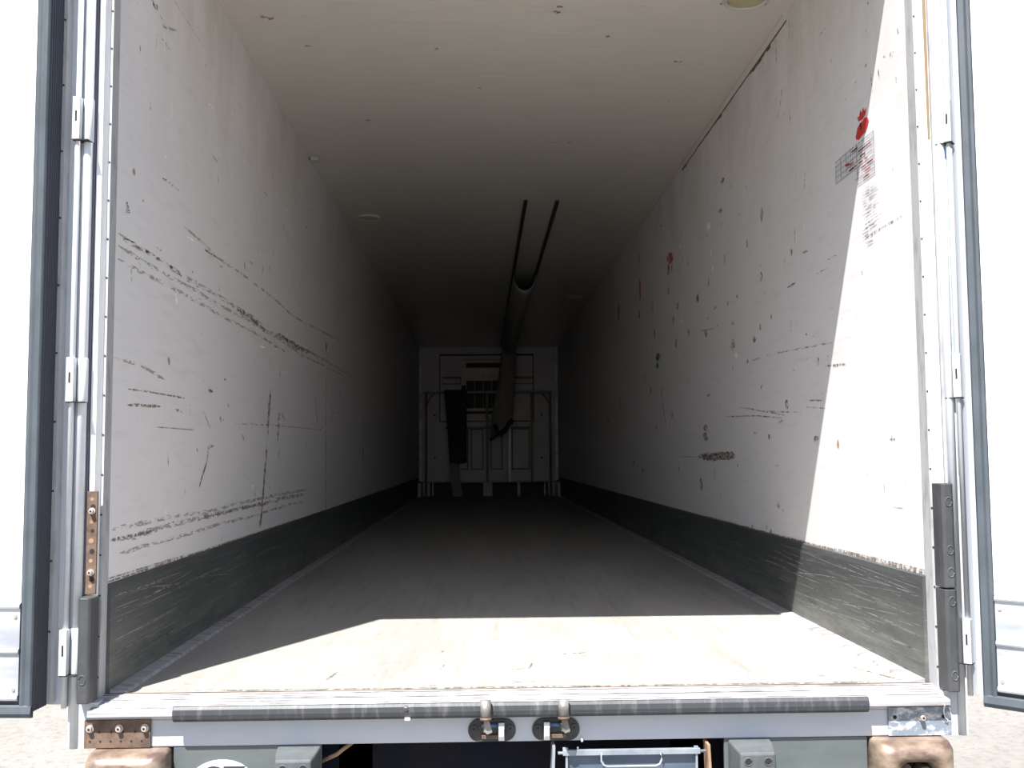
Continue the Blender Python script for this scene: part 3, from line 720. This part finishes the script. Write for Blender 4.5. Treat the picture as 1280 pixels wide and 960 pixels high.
o = bpy.data.objects.new('lettering', me); COL.objects.link(o); o.parent = t; o.location = (0, -.0018, 0)

t = thing('folding_step', 'galvanised folding step with wire handle hanging under the middle of the threshold', 'step', (.30, -.08, -.5))
mb = MB(); mb.box(.110, .505, -.112, -.100, -.1635, -.148); mb.box(.110, .125, -.108, -.100, -.149, -.142); mb.box(.150, .156, -.108, -.100, -.149, -.141); mb.box(.488, .500, -.108, -.100, -.149, -.143)
mb.build('top_rail', 'galv', t, bev=.001)
MB().cyl((.096, -.106, -.157), (.522, -.106, -.157), .0045, 12).build('pivot_rod', 'galv', t)
mb = MB(); mb.box(.122, .498, -.096, -.090, -.40, -.160); mb.build('step_plate', 'blue_steel', t)
for x in (.118, .492): MB().box(x, x+.006, -.108, -.0965, -.40, -.164).build('side_flange', 'galv', t)
MB().tube([(.218, -.113, -.158), (.220, -.118, -.176), (.225, -.121, -.188), (.235, -.122, -.192), (.375, -.122, -.192), (.386, -.121, -.188), (.391, -.118, -.176), (.392, -.113, -.158)], .0036, 10).build('handle', 'galv', t)
for s_, x in ((-1, .084), (1, .528)):
    mb = MB(); mb.prism([(x-.004, -.136), (x+.004, -.136), (x+.004+s_*.012, -.45), (x-.004+s_*.012, -.45)], 'y', -.12, -.06); mb.build('side_bracket', 'galv' if s_ < 0 else 'rust_pale', t)
MB().cyl((.1655, -.091, -.118), (.1675, -.093, -.130), .0035, 8).build('clip', 'white_plastic', t)

t = thing('chassis', 'dark steel chassis rails and cross member beneath the trailer floor', 'chassis', (0, 1, -.6))
for x in (-.5, .5): MB().box(x-.05, x+.05, .06, 13.5, -.60, -.121).build('rail', 'under', t)
MB().box(-1.2, 1.2, .06, .14, -.62, -.121).build('cross_member', 'under', t)
mb = MB(); mb.tube([(-.585, -.052, -.185), (-.54, -.054, -.165), (-.52, -.05, -.150), (-.50, -.03, -.140), (-.50, .0, -.135)], .006, 8)
o = tag(mb.build('hose', 'rust_pale'), 'thin brown hose showing beside the left rubber buffer block', 'hose')
mb = MB(); mb.tube([(-.25, .04, -.128-.012), (-.19, .03, -.140), (-.1, .02, -.145), (-.02, .03, -.140), (.05, .05, -.14)], .005, 8)
o = tag(mb.build('hose', 'under'), 'thin dark hose sagging beneath the latch keepers', 'hose')

# ---------------------------------------------------------------- ceiling fittings
def lamp(x, y, label, r=.088):
    t = thing('ceiling_lamp', label, 'ceiling lamp', (x, y, H), 'round lamps on the trailer ceiling')
    mb = MB(); n = 40
    def rg(rr, z): return [(x+rr*math.cos(2*math.pi*i/n), y+rr*math.sin(2*math.pi*i/n), H-z) for i in range(n)]
    def lathe(pr):
        vs = [p for a, z in pr for p in rg(a, z)]
        return MB().add(vs, [(i*n+j, i*n+(j+1) % n, (i+1)*n+(j+1) % n, (i+1)*n+j) for i in range(len(pr)-1) for j in range(n)], True)
    lathe([(r+.004, .0005), (r+.003, .010), (r-.006, .013), (r-.014, .010), (r-.014, .002)]).build('ring', 'ring', t)
    lathe([(r-.0135, .004), (r-.025, .012), (r*.5, .017), (.001, .018)]).build('lens', 'lens', t)
    for i in range(3):
        a = R(30+120*i); MB().cyl((x+(r+.016)*math.cos(a), y+(r+.016)*math.sin(a), H-.0005), (x+(r+.016)*math.cos(a), y+(r+.016)*math.sin(a), H-.004), .004, 10).build('screw', 'dirty_cast', t)
lamp(1.015, 1.055, 'round yellowed ceiling lamp nearest the rear opening, on the right', .095)
lamp(-1.023, 4.95, 'round ceiling lamp near the left wall, just past the small junction box')
lamp(1.01, 8.97, 'round ceiling lamp deep inside, by the right wall')
t = thing('junction_box', 'small rectangular box on the ceiling beside the left wall', 'box', (-1.185, 3.34, H-.035))
MB().box(-1.212, -1.158, 3.31, 3.37, H-.030, H-.0005).build('housing', 'trim', t, bev=.004)
MB().box(-1.208, -1.162, 3.305, 3.31, H-.026, H-.006).build('cover', 'ring', t)
MB().box(-1.2295, -1.212, 3.33, 3.345, H-.020, H-.006).build('cable_gland', 'dirty_cast', t)

# the fabric air duct and its two rails
t = thing('air_duct', 'grey fabric air duct sagging from two dark ceiling rails', 'air duct', (.34, 4.4, H))
for x in (.22, .46):
    mb = MB(); mb.box(x-.013, x-.004, 4.414, L-.35, H-.022, H-.0005); mb.box(x+.004, x+.013, 4.40, L-.35, H-.022, H-.0005); mb.box(x-.012, x+.012, 4.42, L-.35, H-.008, H-.0005)
    mb.build('rail', 'rail', t)
n = 14; vs = []; rows = []
path = []
for y in [7.45+i*.35 for i in range(17)]: path.append((y, 0, .165+.02*math.sin(y*2.1)))
def uring(y, zt, depth, hw, cx_, lean=0):
    return [(cx_+hw*math.cos(math.pi*(1-i/n)), y+lean, zt-depth*math.sin(math.pi*i/n)) for i in range(n+1)]
rings = []
for k, y in enumerate([7.45, 7.5, 7.8, 8.3, 8.9, 9.5, 10.1, 10.7, 11.3, 11.9, 12.5, 13.0, 13.35]):
    rings.append(uring(y, H-.02, .165+.10*min(1, k/6)+.015*math.sin(k*1.9), .12, .34))
fs = [(i*(n+1)+j, i*(n+1)+j+1, (i+1)*(n+1)+j+1, (i+1)*(n+1)+j) for i in range(len(rings)-1) for j in range(n)]
mb = MB(); mb.add([p for g_ in rings for p in g_], fs, True); o = mb.build('duct_fabric', 'sock', t)
sd_ = o.modifiers.new('solid', 'SOLIDIFY'); sd_.thickness = .004
# hanging end: a flattened tube dropping in front of the bulkhead, open mouth at its foot
m_ = 24; prof = [(.335, 13.45, 2.60, .125, .09), (.33, 13.62, 2.40, .125, .085), (.315, 13.74, 2.1, .135, .07), (.285, 13.80, 1.8, .155, .065), (.245, 13.82, 1.5, .18, .07), (.215, 13.82, 1.28, .185, .08), (.205, 13.81, 1.16, .175, .085)]
vs = []
for (cx_, y, z, hw, hd) in prof:
    for j in range(m_):
        a = 2*math.pi*j/m_; rip = 1+.05*math.sin(5*a+z*3)
        sl = (-.10*math.sin(a*.5)**2 + .09*math.cos(a)) * max(0, (1.6-z)/.44) if z < 1.6 else 0
        vs.append((cx_+hw*math.cos(a)*rip, y+hd*math.sin(a)*rip, z+sl))
fs = [(i*m_+j, i*m_+(j+1) % m_, (i+1)*m_+(j+1) % m_, (i+1)*m_+j) for i in range(len(prof)-1) for j in range(m_)]
mb = MB(); mb.add(vs, fs, True); o = mb.build('hanging_end', 'sock', t); sd_ = o.modifiers.new('solid', 'SOLIDIFY'); sd_.thickness = .004
MB().tube([vs[-m_+j % m_] for j in range(m_+1)], .022, 8).build('mouth_ring', 'mat_dark', t)
MB().tube([(.09, 13.70, 1.22), (.14, 13.68, 1.10), (.20, 13.68, 1.06), (.27, 13.69, 1.12), (.33, 13.70, 1.24), (.40, 13.70, 1.30)], .035, 8).build('mouth_hoop', 'mat_dark', t)

# ---------------------------------------------------------------- front bulkhead
t = thing('bulkhead', 'grey front bulkhead with recessed panels, return air opening and side strips', 'bulkhead', (0, 14.7, .0))
mb = MB(); zb = .245
mb.box(-1.19, -.48, 14.60, 14.66, zb, H-.002); mb.box(.36, 1.19, 14.60, 14.66, zb, H-.002)
mb.box(-.48, .36, 14.60, 14.66, zb, 1.44); mb.box(-.48, .36, 14.60, 14.66, 2.41, H-.002)
mb.build('panel', 'front', t)
for a in ((-.90, -.87, 1.30, 2.50), (.80, .83, 1.30, 2.50)): MB().box(a[0], a[1], 14.575, 14.6, a[2], a[3]).build('frame_upright', 'front', t)
MB().box(-.90, .83, 14.575, 14.60, 2.50, 2.58).build('frame_rail', 'front', t)
MB().box(-.87, .80, 14.590, 14.5995, 2.472, 2.50).build('painted_gap_shade', 'rail', t)  # thin dark boxes paint the shade along the frame's inner edge
for x in (-.87, .785): MB().box(x, x+.015, 14.590, 14.5995, 1.31, 2.472).build('painted_gap_shade', 'rail', t)
MB().box(-.87, .80, 14.590, 14.5995, 1.30, 1.315).build('painted_gap_shade', 'rail', t)
for x0, x1 in ((-.30, -.12), (.05, .22), (.42, .70), (-.52, -.38)):  # dark box behind each raised panel paints the shade around it
    MB().box(x0-.022, x1+.022, 14.592, 14.5995, .458, 1.182).build('painted_gap_shade', 'front_dark', t); MB().box(x0, x1, 14.58, 14.591, .48, 1.16).build('raised_panel', 'front', t, bev=.006)
for x0, x1 in ((-.80, -.50), (.42, .78)): MB().box(x0-.015, x1+.015, 14.592, 14.5995, 1.96, 2.10).build('painted_gap_shade', 'front_dark', t); MB().box(x0, x1, 14.58, 14.591, 1.98, 2.06).build('raised_strip', 'front', t, bev=.004)  # same painted shade outline behind the raised strips
for x in (-.95, .93):
    for z in (1.42, .67): MB().cyl((x, 14.6, z), (x, 14.585, z), .018, 12).build('bolt', 'rail', t)
for s in (-1, 1):
    MB().box(*sorted((s*1.168, s*1.222)), 14.52, 14.60, zb+.02, H-.002).build('corner_strip', 'bright_strip', t, bev=.008)
    MB().box(*sorted((s*1.03, s*1.155)), 14.50, 14.60, .0, zb-.01).build('foot', 'foot', t)
    MB().box(*sorted((s*1.17, s*1.225)), 14.1, 14.5, .0, zb-.01).build('foot', 'foot', t)
MB().box(-1.03, 1.03, 14.50, 14.60, .235, .262).build('bottom_rail', 'frame_metal', t)
for x0, x1 in ((-.105, .055), (.495, .545)): MB().box(x0, x1, 14.52, 14.60, 0, .235).build('foot', 'foot', t)
for x in (-.995, .965): MB().box(x, x+.02, 14.52, 14.60, 0, .235).build('foot', 'frame_metal', t)
MB().box(-.48, .36, 14.70, 14.755, 1.44, 2.41).build('recess_back', 'rail', t)
MB().box(-.48, .36, 14.62, 14.65, 2.345, 2.40).build('opening_lip', 'grille', t)
MB().box(-.48, -.40, 14.62, 14.65, 1.95, 2.345).build('opening_lip', 'grille', t)
MB().box(-.40, .36, 14.62, 14.65, 2.03, 2.26).build('slat', 'grille', t)
MB().box(-.40, .36, 14.62, 14.65, 1.49, 1.54).build('slat', 'grille', t)
for i in range(5): MB().box(-.40+i*.15, -.392+i*.15, 14.64, 14.648, 1.54, 2.03).build('wire', 'front', t)

t = thing('cargo_gate', 'grey tubular cargo gate standing in front of the bulkhead', 'gate', (0, 14.2, 0))
MB().cyl((-1.12, 14.2, 1.80), (1.10, 14.2, 1.80), .022, 12).build('top_rail', 'frame_metal', t)
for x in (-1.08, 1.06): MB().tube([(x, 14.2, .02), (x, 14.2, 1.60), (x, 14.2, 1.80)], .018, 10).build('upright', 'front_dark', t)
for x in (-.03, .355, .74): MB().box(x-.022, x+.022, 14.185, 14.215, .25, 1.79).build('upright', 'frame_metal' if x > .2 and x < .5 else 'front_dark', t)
for s, x in ((1, -1.08), (-1, 1.06)): MB().tube([(x+s*.02, 14.2, 1.60), (x+s*.07, 14.2, 1.70), (x+s*.16, 14.2, 1.79)], .01, 8).build('brace', 'front_dark', t)
MB().cyl((-1.08, 14.2, .258), (1.06, 14.2, .258), .016, 12).build('bottom_rail', 'frame_metal', t)
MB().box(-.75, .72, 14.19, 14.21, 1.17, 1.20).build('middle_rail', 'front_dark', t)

t = thing('hanging_mat', 'dark rubber mat hung over the left half of the cargo gate', 'mat', (-.58, 14.14, .2))
mb = MB(); nx, nz = 10, 12; vs = []
for j in range(nz+1):
    f = j/nz
    for i in range(nx+1):
        u = i/nx; x = (-.764+.10*f) + u*((.383-.005*f*0)+( -.10*f)); z = 1.835 - f*(1.28-.03*u)
        vs.append((x, 14.13-.02*math.sin(u*9+f*2)-.02*f, z))
fs = [(j*(nx+1)+i, j*(nx+1)+i+1, (j+1)*(nx+1)+i+1, (j+1)*(nx+1)+i) for j in range(nz) for i in range(nx)]
mb.add(vs, fs, True); o = mb.build('sheet', 'mat_dark', t); q = o.modifiers.new('solid', 'SOLIDIFY'); q.thickness = .02
for k, pts in enumerate((((-.63, 14.10, .58), (-.62, 14.09, .35), (-.575, 14.08, .012)), ((-.55, 14.10, .56), (-.535, 14.09, .3), (-.50, 14.07, .012)))):
    g = MB(); P = [Vector(p) for p in pts]; w_ = .045
    g.add([v for p in P for v in (p+Vector((-w_, 0, 0)), p+Vector((w_, 0, 0)), p+Vector((w_, .012, 0)), p+Vector((-w_, .012, 0)))],
          [(0,1,5,4),(4,5,9,8),(2,3,7,6),(6,7,11,10),(1,2,6,5),(5,6,10,9),(3,0,4,7),(7,4,8,11),(0,3,2,1),(8,9,10,11)])
    g.build('strap', 'sock', t)

# ---------------------------------------------------------------- stickers on the right wall
t = thing('wall_label', 'worn translucent table label with red entries high on the right wall', 'label', (W-.002, .45, 1.70))
def wline(mb, a, b, w=.002):
    a, b = Vector(a), Vector(b); d = (b-a).normalized(); n_ = Vector((-d.y, d.x))*w*.5
    mb.add([(W-.0024, *(a+n_)), (W-.0024, *(a-n_)), (W-.0024, *(b-n_)), (W-.0024, *(b+n_)), (W-.0018, *(a+n_)), (W-.0018, *(a-n_)), (W-.0018, *(b-n_)), (W-.0018, *(b+n_))], [(0,1,2,3),(4,7,6,5),(0,4,5,1),(1,5,6,2),(2,6,7,3),(3,7,4,0)])
MB().add([(W-.0012, .285, 1.648), (W-.0012, .442, 1.648), (W-.0012, .442, 1.71), (W-.0012, .655, 1.71), (W-.0012, .655, 1.795), (W-.0012, .285, 1.795)], [(0,1,2,3,4,5)]).build('film', 'film', t)
g = MB()
for z in (1.795, 1.775, 1.755, 1.735, 1.712): wline(g, (.285, z), (.655, z), .0016)
for y in (.655, .60, .545, .50, .442, .37, .285): wline(g, (y, 1.71), (y, 1.795), .002)
for z in (1.69, 1.67, 1.65): wline(g, (.285, z), (.442, z), .0016)
wline(g, (.442, 1.71), (.442, 1.648)); wline(g, (.285, 1.71), (.285, 1.648))
g.build('table_lines', 's_ink', t)
g = MB(); rnd = random.Random(8)
for k in range(26):
    y = rnd.uniform(.30, .50); z = rnd.choice((1.783, 1.765, 1.743, 1.722, 1.70, 1.68, 1.66)); 
    if z < 1.71: y = rnd.uniform(.29, .40)
    wline(g, (y, z), (y+rnd.uniform(.02, .05), z), .004)
wline(g, (.51, 1.745), (.555, 1.753), .007); wline(g, (.53, 1.755), (.53, 1.735), .004)
g.build('red_entries', 'red_print', t)
t = thing('logo_sticker', 'red printed emblem with a small crown above the worn table label', 'sticker', (W-.002, .38, 1.83))
def flat(mb, pts):
    n = len(pts); mb.add([(W-.0022, *p) for p in pts] + [(W-.0008, *p) for p in pts], [tuple(range(n)), tuple(range(2*n-1, n-1, -1))] + [(i, (i+1) % n, n+(i+1) % n, n+i) for i in range(n)])
g = MB(); flat(g, [(.442, 1.815), (.445, 1.825), (.425, 1.852), (.400, 1.862), (.385, 1.859), (.36, 1.866), (.335, 1.860), (.325, 1.845), (.34, 1.828), (.36, 1.815), (.39, 1.812), (.42, 1.806)]); g.build('emblem', 'red_print', t)
g = MB(); flat(g, [(.415, 1.872), (.425, 1.893), (.408, 1.885), (.396, 1.905), (.385, 1.888), (.370, 1.906), (.362, 1.888), (.345, 1.896), (.352, 1.876), (.38, 1.868)]); g.build('crown', 'red_print', t)
